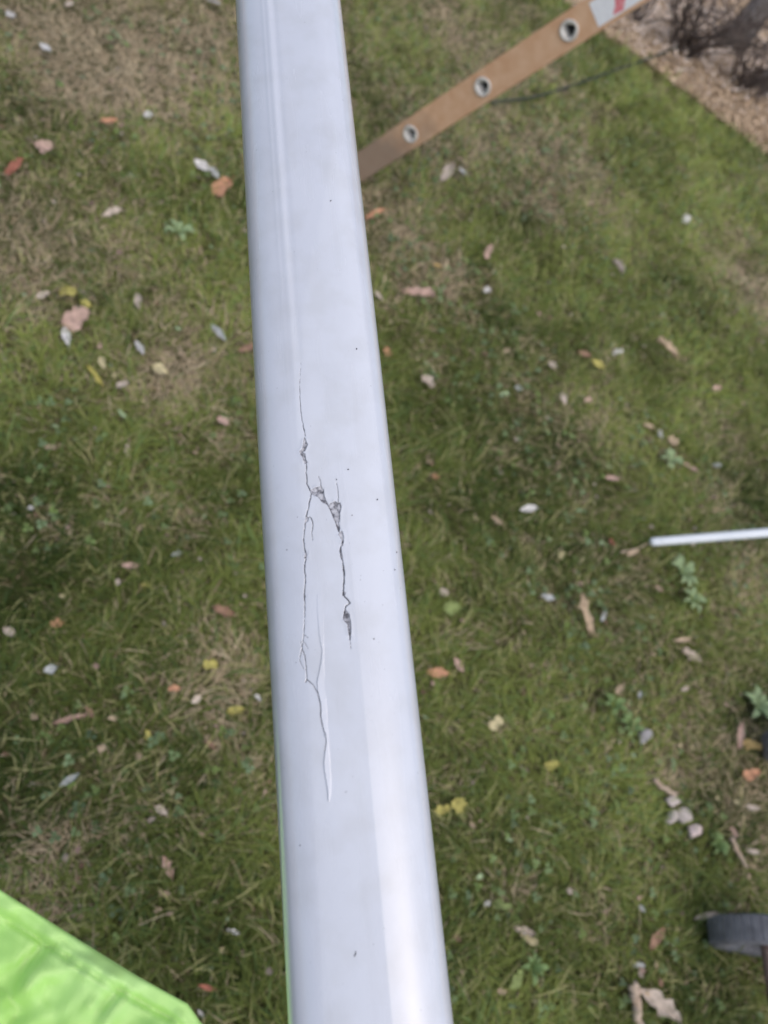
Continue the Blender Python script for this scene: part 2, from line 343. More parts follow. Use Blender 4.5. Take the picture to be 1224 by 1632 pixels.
def leaf_mesh(kind, r):
    """unit leaf: long axis x in [-.5,.5], width in y, slight relief in z (fractions of the length)"""
    n = 9; u = np.linspace(0, 1, n)
    prof = dict(oval=np.sin(np.pi*u)**.7, broad=np.sin(np.pi*u**.85)**.5, sliver=np.sin(np.pi*u)**.9, curl=np.sin(np.pi*u)**.55*(.75+.25*np.sin(u*19+r.random()*6)),
                maple=np.sin(np.pi*u)**.6*(.62+.38*np.abs(np.cos(u*9.4))))[kind].copy()
    prof[0] = prof[-1] = .03; rag = dict(oval=.5, broad=.85, sliver=.3, curl=.7, maple=.5)[kind]
    side = 1-rag*r.random((n, 2))*(.3+.7*r.random((n, 2)))
    V = []
    curl = dict(oval=.22, broad=.20, sliver=.2, curl=.42, maple=.22)[kind]*(.7+.6*r.random())
    bow = (r.random()-.3)*.18; sk = (r.random()-.5)*.3
    for i in range(n):
        for j, t in enumerate((-1, -.5, 0, .5, 1)):
            x = u[i]-.5 + (0 if kind != 'maple' else .10*abs(t)*math.cos(u[i]*9.4))
            y = .5*t*prof[i]*(1+.15*(r.random()-.5))*(side[i, 0 if t < 0 else 1]) + sk*.4*(u[i]-.5)**2
            z = curl*(abs(t)**1.6)*.5 + bow*(1-4*(u[i]-.5)**2) + .035*(r.random()-.5) + (.0 if t else -.015)
            V.append((x, y, z))
    f = [[i*5+j, i*5+j+1, (i+1)*5+j+1, (i+1)*5+j] for i in range(n-1) for j in range(4)]
    V = np.array(V); fs = [np.array(f)]
    if kind != 'sliver':                               # leaf stalk
        p = np.array([(.48, 0, .0), (.60, .03+sk*.1, .02), (.70, .07, .0)]); tv, tf = tube(p, [.016, .013, .010], 4, False)
        V, fs = join([(V, fs), (tv, tf)])
    return V, fs
for i, (x, y, L, w, a, col, kind, lab) in enumerate(LV):
    r = np.random.default_rng(100+i); h = .018+.006*r.random() if L < 20 else .026+.008*r.random()
    ca, sa = math.cos(math.radians(a)), math.sin(math.radians(a))
    c = ground(x, y, h)
    ax = ground(x+ca*L/2, y+sa*L/2, h)-ground(x-ca*L/2, y-sa*L/2, h); ay = ground(x-sa*w/2, y+ca*w/2, h)-ground(x+sa*w/2, y-ca*w/2, h)
    ax, ay = ax[:2]*.97, ay[:2]*1.0
    LRAD.append((.2 if L < 20 else .5)*max(np.linalg.norm(ax), np.linalg.norm(ay)))
    V, fs = leaf_mesh(kind, r); zs = math.sqrt(np.linalg.norm(ax)*np.linalg.norm(ay))
    tilt = (r.random(2)-.5)*.8
    P = np.zeros_like(V); P[:, :2] = V[:, :1]*ax + V[:, 1:2]*ay; P[:, 2] = V[:, 2]*zs*.8 + P[:, :2]@tilt
    P[:, 2] += max(0, .012 - (h + P[:, 2].min()))
    o = mesh_np('fallen_leaf', P, fs, M['leaf_'+col], None, True); o.location = c
    tag(o, lab, 'leaf', 'fallen leaves scattered on the lawn')
LRAD = np.array(LRAD)

# ------------------------------------------------------------------ grass: real blades
def bump_at(xy, x, y, r):
    d = xy-ground(x, y)[:2]; return np.exp(-(d*d).sum(1)/(r*r))
def dryness(xy):
    n = fbm(xy[:, 0]*2.2+9, xy[:, 1]*2.2+4, 4); n2 = fbm(xy[:, 0]*9+3, xy[:, 1]*9, 3)
    d = np.clip((n-.54)*1.5, 0, .4) + np.clip((n2-.62)*2.0, 0, .3)
    for x, y, r, a in ((90, 60, .45, .62), (340, 60, .35, .55), (200, 130, .20, .45), (30, 430, .20, .5), (270, 610, .13, .65), (60, 330, .2, .3), (880, 250, .32, .7),
                       (690, 240, .25, .55), (640, 330, .18, .4), (1190, 450, .30, .6), (720, 440, .10, .5), (350, 1085, .10, .5), (1010, 900, .06, .6), (1070, 730, .05, .6),
                       (1160, 700, .14, .4), (940, 660, .16, .35), (1068, 1240, .045, .9), (700, 20, .5, .5), (130, 100, .10, .6), (1190, 930, .10, .4), (230, 400, .15, .3),
                       (830, 640, .12, .25), (60, 1350, .08, .35), (720, 1090, .22, -.6)):
        d = d + a*bump_at(xy, x, y, r)
    return np.clip(d, 0, 1)
def scatter(dens, x0, x1, y0, y1, margin):
    n = int((x1-x0)*(y1-y0)*dens); xy = np.stack([rng.uniform(x0, x1, n), rng.uniform(y0, y1, n)], 1)
    px, py, z = project(np.c_[xy, np.zeros(n)])
    ok = (z > .3) & (px > -margin) & (px < 1224+margin) & (py > -margin) & (py < 1632+margin) & (lawn_side(xy) > 0)
    return xy[ok], z[ok]
xy, z = scatter(26000, -4, 5, -1.5, 6.5, 260)
keep = rng.random(len(xy)) < np.clip(1.45/z, .18, 1)**1.05
xy, z = xy[keep], z[keep]
def blades(xy, z):
    n = len(xy); dry = dryness(xy)
    # blades lie in tufts that share a direction
    ang = fbm(xy[:, 0]*7, xy[:, 1]*7, 2)*14 + rng.normal(0, 1.1, n)
    far = np.clip((z-1.6)/3, 0, 1)
    ln = rng.uniform(.028, .068, n)*(.70+.75*fbm(xy[:, 0]*5+40, xy[:, 1]*5, 3))*np.where(rng.random(n) < .10, 1.6, 1)*(1-.35*dry)
    wd_ = rng.uniform(.0016, .0034, n)*(1+.9*far)
    lean = rng.uniform(.45, 1.35, n)                   # from vertical
    for c in range(len(LXY)):                          # pressed flat under a leaf
        d = np.hypot(xy[:, 0]-LXY[c, 0], xy[:, 1]-LXY[c, 1]); k = (d < LRAD[c]*.80) & (rng.random(n) < .88)
        ln[k] *= .5; lean[k] = 1.35
    dx, dy = np.cos(ang), np.sin(ang); sx, sy = -dy, dx
    tw = rng.normal(0, .5, n)
    tone = fbm(xy[:, 0]*3.1+70, xy[:, 1]*3.1, 4); tone2 = rng.random(n)
    g0 = np.array([.052, .075, .016]); g1 = np.array([.265, .31, .08]); y1 = np.array([.46, .44, .20]); t1 = np.array([.66, .55, .38]); t2 = np.array([.44, .34, .22])
    dk = sum(a*bump_at(xy, x, y, r) for x, y, r, a in ((850, 300, .22, .35), (1000, 510, .22, .25), (650, 650, .20, .4), (700, 800, .15, .3), (380, 400, .18, .25), (380, 700, .2, .3), (780, 1330, .12, .25), (1150, 1290, .1, .35), (60, 900, .15, .2), (330, 1550, .2, .35), (900, 1520, .35, .30), (700, 1450, .22, .25), (980, 1000, .3, .15), (250, 1250, .3, .15)))  # dark green blotches, plus painted shade near the viewer at the bottom
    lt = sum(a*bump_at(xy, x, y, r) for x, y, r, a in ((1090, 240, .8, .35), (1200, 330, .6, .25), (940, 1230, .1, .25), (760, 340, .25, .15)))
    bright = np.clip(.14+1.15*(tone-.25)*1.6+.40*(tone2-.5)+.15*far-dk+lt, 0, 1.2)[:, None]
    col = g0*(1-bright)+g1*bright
    isdry = rng.random(n) < np.clip(dry*1.15, 0, .95)+.09; isy = rng.random(n) < .11+.25*dry
    blue = rng.random(n) < .15; col[blue] = col[blue]*np.array([.85, 1.05, 1.4])
    col[isy] = y1*rng.uniform(.6, 1.1, (isy.sum(), 1)); k = rng.random((isdry.sum(), 1)); col[isdry] = (t1*k+t2*(1-k))*rng.uniform(.7, 1.1, (isdry.sum(), 1))
    lean[isdry] = np.clip(lean[isdry]+.35, 0, 1.5); ln[isdry] *= .8
    V = np.zeros((n, 7, 3)); cc = np.zeros((n, 7, 3))
    b = np.c_[xy, np.full(n, -.002)]
    for lev, t, wv, ids in ((0, 0, 1.0, (0, 1)), (1, .42, .95, (2, 3)), (2, .78, .62, (4, 5)), (3, 1, 0, (6,))):
        l2 = lean*(.45+.75*t); h = ln*t*np.cos(np.clip(l2, 0, 1.5)); o_ = ln*t*np.sin(l2)
        h = np.maximum(h, .004*t)
        cx = b[:, 0]+dx*o_+sx*tw*ln*.3*t*t; cy = b[:, 1]+dy*o_+sy*tw*ln*.3*t*t
        for q, i_ in enumerate(ids):
            s = (q*2-1)*wv*wd_*.5 if len(ids) == 2 else 0
            V[:, i_, 0] = cx+sx*s; V[:, i_, 1] = cy+sy*s; V[:, i_, 2] = b[:, 2]+h+(abs(s)*.3 if lev else 0)
            cc[:, i_] = col
    base = (np.arange(n)*7)[:, None]
    q = np.concatenate([base+np.array([0, 1, 3, 2]), base+np.array([2, 3, 5, 4])]); t_ = base+np.array([4, 5, 6])
    return V.reshape(-1, 3), [q, t_], cc.reshape(-1, 3)
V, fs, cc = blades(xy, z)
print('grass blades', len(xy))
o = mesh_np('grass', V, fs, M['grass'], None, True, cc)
tag(o, 'short green and straw coloured grass covering the lawn', 'grass', kind='stuff')
# low clover and creeping weeds in the turf
xy, z = scatter(450, -4, 5, -1.5, 5.5, 200)
pt = fbm(xy[:, 0]*2.6+20, xy[:, 1]*2.6+60, 3); xy, z = xy[pt > .52], z[pt > .52]
n = len(xy); V, q = [], []
cc = []
for k in range(n):
    h = rng.uniform(.015, .035); r_ = rng.uniform(.0035, .0075)
    colr = np.array([.15, .21, .075])*rng.uniform(.7, 1.6)*np.array([1, 1, rng.uniform(.8, 1.6)])
    for j in range(3):
        t = j*2.094+rng.uniform(0, 1); c = np.array([xy[k, 0]+math.cos(t)*r_, xy[k, 1]+math.sin(t)*r_, h]); tl = rng.normal(0, .3, 2)
        b0 = len(V)
        for m in range(6):
            a = m*1.047; p = c+np.array([math.cos(a)*r_*.85, math.sin(a)*r_*.85, 0]); p[2] += (p[:2]-c[:2])@tl; V.append(p); cc.append(colr)
        q.append([b0, b0+1, b0+2, b0+5]); q.append([b0+2, b0+3, b0+4, b0+5])
o = mesh_np('clover', V, [np.array(q)], M['grass'], None, False, np.array(cc))
tag(o, 'small round clover leaves creeping through the grass', 'clover', kind='stuff')
# leaf crumbs too small to pick apart
xy, z = scatter(130, -4, 5, -1.5, 6, 200)
n = len(xy); V, q, cc = [], [], []
for k in range(n):
    s = rng.uniform(.004, .010); a = rng.uniform(0, 6.3); h = rng.uniform(.012, .032); b0 = len(V); asp = rng.uniform(.4, .9)
    colr = np.array(random.choice([LEAFCOL['tan'], LEAFCOL['pink'], LEAFCOL['pale'], LEAFCOL['brown'], LEAFCOL['cream'], LEAFCOL['mint']]))*rng.uniform(.4, .85)
    for (ux, uy) in ((-1, -.4), (.1, -1), (1, .2), (.2, .9), (-.7, .7)):
        V.append((xy[k, 0]+s*(ux*math.cos(a)-uy*asp*math.sin(a)), xy[k, 1]+s*(ux*math.sin(a)+uy*asp*math.cos(a)), h+s*rng.uniform(-.3, .3))); cc.append(colr)
    q.append([b0, b0+1, b0+2, b0+3, b0+4])
o = mesh_np('leaf_crumbs', V, [np.array(q)], M['litter'], None, False, np.array(cc))
tag(o, 'crumbled bits of dry leaves sprinkled over the lawn', 'leaf litter', kind='stuff')

# ------------------------------------------------------------------ broadleaf weeds
def weed(x, y, n, ln, lab, col):
    c = ground(x, y); e = empty('broadleaf_weed', c); tag(e, lab, 'weed', 'broadleaf weeds in the lawn')
    for k in range(n):
        r = np.random.default_rng(int(x*7+k)); a = k*2.4+r.random(); l = ln*(.7+.5*r.random()); u = np.linspace(0, 1, 7)
        V = []
        for i in range(7):
            hh = .016+.032*math.sin(u[i]*2.3)*(.6+.6*r.random() if i == 0 else 1); w_ = l*.17*math.sin(math.pi*min(u[i]*.94+.06, 1))**.8
            for t in (-1, 0, 1):
                V.append((c[0]+math.cos(a)*l*u[i]-math.sin(a)*t*w_, c[1]+math.sin(a)*l*u[i]+math.cos(a)*t*w_, hh+.25*w_*abs(t)))
        f = [[i*3+j, i*3+j+1, i*3+j+4, i*3+j+3] for i in range(6) for j in range(2)]
        mesh_np('leaf', V, [np.array(f)], M[col], e, True)
M['weed_a'] = leafy('weed leaf', (.19, .28, .11), .25, .45); M['weed_b'] = leafy('pale weed leaf', (.29, .38, .20), .25, .5)
weed(1078, 918, 11, 0.053, 'pale green broadleaf weed right under the white rod', 'weed_b')
weed(1092, 962, 10, 0.046, 'pale weed rosette second below the white rod', 'weed_b')
weed(1058, 742, 10, 0.046, 'pale weed beside the row of leaf scraps on the right', 'weed_b')
weed(965, 1128, 10, 0.037, 'round-leaved green weed beside the small silver leaf', 'weed_a')
weed(990, 1160, 9, 0.037, 'dull green weed above the row of pale stones', 'weed_a')
weed(1195, 1130, 12, 0.056, 'spiky pale weed at the right edge above the golden leaf', 'weed_b')
weed(282, 382, 10, 0.043, 'pale weed below the coral orange leaf on the left', 'weed_b')
weed(835, 1540, 10, 0.031, 'low leafy weed beside the bright green leaf at the bottom', 'weed_a')
weed(1128, 1350, 9, 0.031, 'small green weed above the grey wheel', 'weed_a')

# ------------------------------------------------------------------ stones and sticks
def stone(x, y, L, w, a, m, lab, hgt=.5):
    r = np.random.default_rng(int(x+y)); c = ground(x, y, .02)
    ca, sa = math.cos(math.radians(a)), math.sin(math.radians(a))
    ax = (ground(x+ca*L/2, y+sa*L/2, .02)-ground(x-ca*L/2, y-sa*L/2, .02))/2; ay = (ground(x-sa*w/2, y+ca*w/2, .02)-ground(x+sa*w/2, y-ca*w/2, .02))/2
    bm = bmesh.new(); bmesh.ops.create_icosphere(bm, subdivisions=3, radius=1)
    V = np.array([v.co[:] for v in bm.verts]); f = np.array([[v.index for v in fc.verts] for fc in bm.faces]); bm.free()
    dirs = r.normal(size=(9, 3)); dirs /= np.linalg.norm(dirs, axis=1)[:, None]
    for d in dirs:                                     # flatten facets
        t = V@d; V = V - np.maximum(t-.62, 0)[:, None]*d*.9
    V *= (1+.06*(fbm(V[:, 0]*2+9+x, V[:, 1]*2+V[:, 2]*1.7+9, 3)-.5))[:, None]
    hz = hgt*np.linalg.norm(ay)
    P = V[:, :1]*ax+V[:, 1:2]*ay+V[:, 2:]*np.array([0, 0, hz]); P[:, 2] += hz*.4
    o = mesh_np('stone', P, [f], M[m], None, True); o.location = c; tag(o, lab, 'stone', 'pale stones in the right lawn')
stone(1070, 1278, 26, 22, 0, 'stone', 'upper small pale stone in the row above the wheel', .8)
stone(1067, 1303, 20, 26, 10, 'stone', 'left of two grey-beige stones in the row above the wheel', .8)
stone(1086, 1303, 26, 32, -20, 'stone', 'right of two grey-beige stones in the row above the wheel', .8)
stone(1104, 1326, 29, 24, 0, 'stone_pink', 'smooth pinkish stone at the lower end of the row', .9)
stone(1024, 1175, 24, 26, 20, 'stone_grey', 'speckled grey stone above the row of pale stones', .7)
def stick(pts, r0, r1, lab, m='twig', h=.035):
    P = np.array([ground(x, y, h) for x, y in pts]); n = 14
    t = np.linspace(0, len(P)-1, n); Q = np.stack([np.interp(t, range(len(P)), P[:, k]) for k in range(3)], 1)
    Q[1:-1] += rng.normal(0, r0*.25, (n-2, 3)); v, f = tube(Q, np.linspace(r0, r1, n)*(1+.15*rng.random(n)), 7)
    c = Q.mean(0); o = mesh_np('stick', v-c, f, M[m], None, True); o.location = c; tag(o, lab, 'stick', 'broken sticks in the lawn')
M['pale_stick'] = mat('dry stick', (.36, .27, .20), .9, .1, (40, (.46, .37, .29), 6), (90, .6, .003))
stick([(1042, 1243), (1058, 1256), (1078, 1266)], .007, .005, 'short pale stick above the row of pale stones', 'pale_stick')
stick([(1165, 1335), (1178, 1360), (1190, 1384)], .007, .004, 'thin brownish stick near the right edge above the wheel', 'pale_stick')
stick([(1008, 1568), (1014, 1600), (1020, 1645)], .011, .009, 'upright tan stick beside the large pale leaf at the bottom edge', 'pale_stick')
stick([(990, 880), (1012, 876), (1034, 866)], .003, .0025, 'thin tan twig at the tip of the white rod', 'pale_stick')

# ------------------------------------------------------------------ the white pole
ZB = .385
PB = W(np.array([(591.5-612)/F, (1632-816)/F, 1])*ZB); PT = W(np.array([(459-612)/F, -816/F, 1])*ZB*1.575)
AX = PT-PB; LEN = np.linalg.norm(AX); AX /= LEN
RP = .5*254/F*ZB*1.0
mid = PB+AX*LEN*.5
E2 = EYE-mid; E2 -= AX*(E2@AX); E2 /= np.linalg.norm(E2)          # towards the viewer's side
E1 = np.cross(AX, E2)
if E1@Wd([1, 0, 0]) < 0: E1 = -E1
NEXP, FLAT = 4.2, .72
def section(th, s):
    """profile of the pole: rounded box with faint lengthwise creases -> (across, towards the viewer)"""
    sq = (np.abs(np.sin(th))**NEXP+np.abs(np.cos(th))**NEXP)**(-1/NEXP)
    x, y = RP*sq*np.sin(th), (RP*sq*np.cos(th)-RP)*FLAT+RP
    top = np.cos(th) > 0
    y = y - np.where(top, .0030*(x/RP)**2, 0)                          # the face is very slightly domed
    ft = 1/(1+np.exp(-(s-LEN*.62)/.05)); fb = 1/(1+np.exp((s-LEN*.36)/.035))
    soft = lambda d, w: .5*(d+np.sqrt(d*d+w*w))
    y = y - np.where(top, ft*.13*soft(-x-.36*RP, .0006) + fb*.06*soft(.24*RP-x, .0003) + fb*.09*soft(x-.24*RP, .0003) + .16*soft(x-.72*RP, .0005)*ft + .10*soft(x-.80*RP, .0005) + fb*.30*soft(-x-.86*RP, .0003), 0)
    return x, y
_th = np.linspace(-1.5, 1.5, 3001)
def pole_hit(x, y):
    """pixel -> (s along the pole, theta round it; 0 faces the viewer, + to the right)"""
    d = ray(x, y); o_ = EYE-PB; dp = np.array([d@E1, d@E2]); op = np.array([o_@E1, o_@E2]); s_at = LEN*.5
    for _ in range(2):
        xs, ys = section(_th, np.full(_th.shape, s_at)); cr = (xs-op[0])*dp[1]-(ys-op[1])*dp[0]
        k = np.where(np.sign(cr[:-1]) != np.sign(cr[1:]))[0]; k = k[np.argmax(ys[k])] if len(k) else np.argmin(np.abs(cr))
        t = ((xs[k]-op[0])*dp[0]+(ys[k]-op[1])*dp[1])/(dp@dp); s_at = (o_+d*t)@AX
    return s_at, _th[k]
def PX(pts): return np.array([[h[0], h[1]*RP] for h in (pole_hit(x, y) for x, y in pts)])
c2 = lambda l: [(380+x/4.08, 440+y/4.08) for x, y in l]
c3 = lambda l: [(420+x/6.045, 660+y/6.045) for x, y in l]
c4 = lambda l: [(420+x/4.08, 900+y/4.08) for x, y in l]
mm = .001
CR = [  # cracks: points, half width mm at start and end
 (c2([(405,560),(398,700),(400,820),(412,930),(435,1040)]), .05, .30),
 (c3([(410,480),(416,520),(410,570),(418,620),(418,670),(448,735)]), .30, .45),
 (c3([(530,600),(545,640),(555,700)]), .10, .25),
 (c3([(610,855),(640,915),(660,960),(690,1030),(725,1130)]), .35, .45),
 (c3([(698,630),(712,700),(718,780),(718,855)]), .12, .25),
 (c3([(745,1275),(738,1320),(745,1370),(762,1410),(768,1480),(772,1540),(778,1600),(776,1640)]), .45, .40),
 (c3([(462,770),(443,840),(435,905),(410,985)]), .40, .38),
 (c3([(405,1050),(393,1130),(385,1200),(392,1280),(402,1330)]), .30, .36),
 (c3([(407,1395),(398,1470),(404,1632)]), .30, .28),
 (c3([(440,990),(458,1000),(476,1050),(470,1110),(464,1150),(472,1215)]), .34, .16),
 (c4([(265,0),(272,100),(265,180),(268,240),(268,330),(262,450),(250,540),(232,620)]), .30, .18),
 (c4([(262,455),(290,475)]), .16, .08), (c4([(252,540),(238,490)]), .14, .07), (c4([(262,500),(290,545)]), .14, .07), (c4([(235,625),(265,690)]), .14, .07),
 (c4([(250,545),(268,590),(278,680),(280,745)]), .26, .22), (c4([(274,765),(280,745),(320,780),(350,830),(368,900),(374,1000),(385,1060),(405,1110),(408,1160),(400,1210)]), .26, .20),
 (c4([(518,0),(525,60),(520,120),(519,200),(548,228),(562,248),(535,270),(520,340)]), .40, .42),
 (c4([(560,480),(570,560)]), .3, .05),
]
CH = [  # chips where the white skin is gone
 c3([(393,215),(408,250),(425,295),(412,330),(400,358),(378,368),(402,384),(410,440),(428,466),(412,478),(393,476),(375,420),(358,395),(345,358),(372,335),(380,280)]),
 c3([(446,738),(470,722),(500,706),(555,695),(580,728),(586,790),(618,865),(590,866),(560,845),(525,800),(505,790),(475,780),(455,768)]),
 c3([(640,860),(665,848),(690,838),(715,852),(742,850),(752,895),(738,950),(738,1010),(728,1050),(740,1100),(728,1132),(700,1070),(680,1010),(655,950),(628,885)]),
 c3([(728,1132),(760,1125),(775,1190),(766,1270),(745,1277),(752,1210),(722,1165)]),
 c3([(745,1285),(757,1340),(768,1400),(755,1390),(736,1325)]),
 c3([(412,980),(438,998),(430,1038),(398,1055),(400,1020)]),
 c3([(393,1308),(420,1340),(420,1380),(408,1394),(393,1390),(402,1350)]),
 c4([(260,188),(274,203),(269,246),(262,225)]),
 c4([(513,165),(536,180),(530,200),(512,205)]),
 c4([(533,285),(560,328),(572,400),(567,488),(560,490),(550,440),(545,390),(515,352),(522,305)]),
]
FL = [  # one long lifted peel of skin: outline
 c4([(350,192),(400,192),(390,380),(393,560),(394,640),(405,800),(412,950),(420,1120),(428,1230),(438,1330),(440,1420),(434,1500),(425,1545),(414,1440),(398,1340),(393,1300),(402,1200),(408,1150),(390,1060),(378,1000),(373,900),(354,820),(349,765),(362,700),(374,640),(381,560),(366,480),(358,400),(350,270)]),
]
CRP = [(PX(p), a*mm*.72, b*mm*.72) for p, a, b in CR]; CHP = [PX(p) for p in CH]; FLP = [PX(p) for p in FL]
allp = np.concatenate([c[0] for c in CRP]+CHP+FLP)
s0, s1 = allp[:, 0].min()-.004, allp[:, 0].max()+.004; w0, w1 = allp[:, 1].min()-.003, allp[:, 1].max()+.003
DS, DW = .00030, .00026
sA = np.concatenate([np.arange(-1.1, -.2, .02), np.arange(-.2, s0, .004), np.arange(s0, s1, DS), np.arange(s1+.003, LEN+.2, .004), np.arange(LEN+.22, 2.2, .02)])
wA = np.concatenate([np.linspace(-math.pi*RP, w0, 130)[:-1], np.arange(w0, w1, DW), np.linspace(w1+DW, math.pi*RP, 130)])
ns, nw = len(sA), len(wA); SG, WG = np.meshgrid(sA, wA, indexing='ij')
disp = np.zeros((ns, nw)); exposed = np.zeros((ns, nw)); grime = np.zeros((ns, nw))
di = np.where((sA >= s0-1e-6) & (sA <= s1+1e-6))[0]; dj = np.where((wA >= w0-1e-6) & (wA <= w1+1e-6))[0]
sub = np.ix_(di, dj); s_, w_ = SG[sub], WG[sub]
jit = .00022*(fbm(s_*900+5, w_*900, 3)-.5)*2; sj, wj = s_+jit, w_+.00022*(fbm(s_*900+55, w_*900+9, 3)-.5)*2
dd, ee, gg = np.zeros_like(s_), np.zeros_like(s_), np.zeros_like(s_)
def inside(poly, X, Y):
    r = np.zeros(X.shape, bool); n = len(poly)
    for i in range(n):
        x1, y1 = poly[i]; x2, y2 = poly[(i+1) % n]
        c = (y1 > Y) != (y2 > Y); xi = (x2-x1)*(Y-y1)/((y2-y1) if y2 != y1 else 1e-12)+x1; r ^= c & (X < xi)
    return r
def segdist(p, q, X, Y):
    d = q-p; t = np.clip(((X-p[0])*d[0]+(Y-p[1])*d[1])/(d@d+1e-15), 0, 1); return np.hypot(X-p[0]-t*d[0], Y-p[1]-t*d[1]), t
def polydist(poly, X, Y):
    m = np.full(X.shape, 9.); n = len(poly)
    for i in range(n): m = np.minimum(m, segdist(poly[i], poly[(i+1) % n], X, Y)[0])
    return m
for poly in CHP:
    b0, b1 = poly.min(0)-.002, poly.max(0)+.002
    bx = (s_ > b0[0]) & (s_ < b1[0]) & (w_ > b0[1]) & (w_ < b1[1]); X, Y = sj[bx], wj[bx]
    ins = inside(poly, X, Y); ds = np.where(ins, polydist(poly, X, Y), 0)
    k = np.clip(ds/.00045, 0, 1); n1 = fbm(X*700, Y*700, 4)
    dd[bx] = np.minimum(dd[bx], -k*(.00055+.0009*(n1-.4))*ins); ee[bx] = np.maximum(ee[bx], np.clip(ds/.0002, 0, 1))
    rim = np.exp(-(ds/.00028)**2)*ins; dark = np.clip((n1-.55)*5, 0, .7)*ins
    gg[bx] = np.maximum(gg[bx], np.maximum(rim*.55, dark))
    out_ = (~ins)*np.exp(-(polydist(poly, X, Y)/.0011)**2)*.00020; dd[bx] += out_
for P, a, b in CRP:
    n = len(P)-1
    for i in range(n):
        lo, hi = np.minimum(P[i], P[i+1])-.0016, np.maximum(P[i], P[i+1])+.0016
        bx = (s_ > lo[0]) & (s_ < hi[0]) & (w_ > lo[1]) & (w_ < hi[1])
        if not bx.any(): continue
        d, t = segdist(P[i], P[i+1], sj[bx], wj[bx]); hw = a+(b-a)*(i+t)/n
        hw = hw*(.55+.9*fbm(sj[bx]*420, wj[bx]*60+i, 2))
        k = np.clip(1.25-d/np.maximum(hw, 1e-5), 0, 1)
        dd[bx] = np.minimum(dd[bx], -k*.0010); gg[bx] = np.maximum(gg[bx], k*np.clip(.55+hw/.0006, 0, 1))
for n_f, poly in enumerate(FLP):
    b0, b1 = poly.min(0)-.002, poly.max(0)+.002
    bx = (s_ > b0[0]) & (s_ < b1[0]) & (w_ > b0[1]) & (w_ < b1[1]); X, Y = s_[bx], w_[bx]
    ins = inside(poly, X, Y)
    # the right edge of the sliver stands up, its left edge meets the pole
    lft = np.array([Y[ins & (np.abs(X-x) < 2e-4)].min() if (ins & (np.abs(X-x) < 2e-4)).any() else 0 for x in X]) if len(X) < 60000 else Y
    dd[bx] += np.where(ins, np.clip(1-(Y-lft)/.0034, 0, 1.0)*.00075*np.clip((poly[:, 0].max()-X)/.055, .12, 1), 0)
disp[sub] = dd; exposed[sub] = ee; grime[sub] = gg
# broad, faint unevenness of the skin between the cracks and along the pole
disp += .00035*np.exp(-((SG-(s0+s1)/2-.0)/.085)**2)*np.exp(-((WG-np.median(allp[:, 1]))/.010)**2)
TH = WG/RP
# faint lengthwise ridges of the extruded section
def ridge(th, c, w): return np.exp(-((th-c)/w)**2)
fade_top = 1/(1+np.exp(-(SG-LEN*.60)/.05)); fade_bot = 1/(1+np.exp((SG-LEN*.40)/.04))
disp += 1.7*fade_top*(.00022*ridge(TH, -.36, .05)-.00018*ridge(TH, -.26, .05)+.00018*ridge(TH, .72, .05)-.00020*ridge(TH, .62, .06)+.00012*ridge(TH, -.44, .03))
disp += .00014*(fbm(SG*9+3, WG*70, 3)-.5)
X2, Y2 = section(TH, SG)
gx, gy = np.gradient(X2, axis=1), np.gradient(Y2, axis=1); gl = np.hypot(gx, gy)+1e-12     # push the relief out along the true normal
X2, Y2 = X2-gy/gl*disp, Y2+gx/gl*disp
P = PB+SG[..., None]*AX + X2[..., None]*E1 + Y2[..., None]*E2
idx = np.arange(ns*nw).reshape(ns, nw)
q = np.stack([idx[:-1, :-1], idx[1:, :-1], idx[1:, 1:], idx[:-1, 1:]], -1).reshape(-1, 4)
m = bpy.data.materials.new('cracked white skin'); m.use_nodes = True; t = m.node_tree; b = t.nodes['Principled BSDF']
b.inputs['IOR'].default_value = 1.5; b.inputs['Coat Weight'].default_value = .6; b.inputs['Coat Roughness'].default_value = .06
def attr(nm):
    a = t.nodes.new('ShaderNodeAttribute'); a.attribute_name = nm; return a.outputs['Fac']
def rgbmix(f, a, b_):
    x = t.nodes.new('ShaderNodeMix'); x.data_type = 'RGBA'
    (t.links.new(f, x.inputs['Factor']) if not isinstance(f, float) else None)
    for s_i, v_ in ((6, a), (7, b_)):
        if isinstance(v_, tuple): x.inputs[s_i].default_value = (*v_, 1)
        else: t.links.new(v_, x.inputs[s_i])
    return x.outputs[2]
tc = t.nodes.new('ShaderNodeTexCoord')
def noise(sc, det=5):
    n = t.nodes.new('ShaderNodeTexNoise'); n.inputs['Scale'].default_value = sc; n.inputs['Detail'].default_value = det; t.links.new(tc.outputs['Object'], n.inputs['Vector']); return n.outputs['Fac']
def ramp(f, stops):
    r = t.nodes.new('ShaderNodeValToRGB'); e = r.color_ramp.elements
    e[0].position, e[0].color = stops[0][0], (*stops[0][1], 1); e[1].position, e[1].color = stops[-1][0], (*stops[-1][1], 1)
    for p_, c_ in stops[1:-1]: k = e.new(p_); k.color = (*c_, 1)
    t.links.new(f, r.inputs['Fac']); return r.outputs['Color']
white = ramp(noise(14, 6), [(.3, (.49, .51, .565)), (.7, (.525, .545, .60))])
specks = ramp(noise(420, 3), [(.0, (1, 1, 1)), (.735, (1, 1, 1)), (.77, (.55, .54, .55))])
mu = t.nodes.new('ShaderNodeMix'); mu.data_type = 'RGBA'; mu.blend_type = 'MULTIPLY'; mu.inputs['Factor'].default_value = .8
t.links.new(white, mu.inputs[6]); t.links.new(specks, mu.inputs[7])
cx = t.nodes.new('ShaderNodeCombineXYZ')
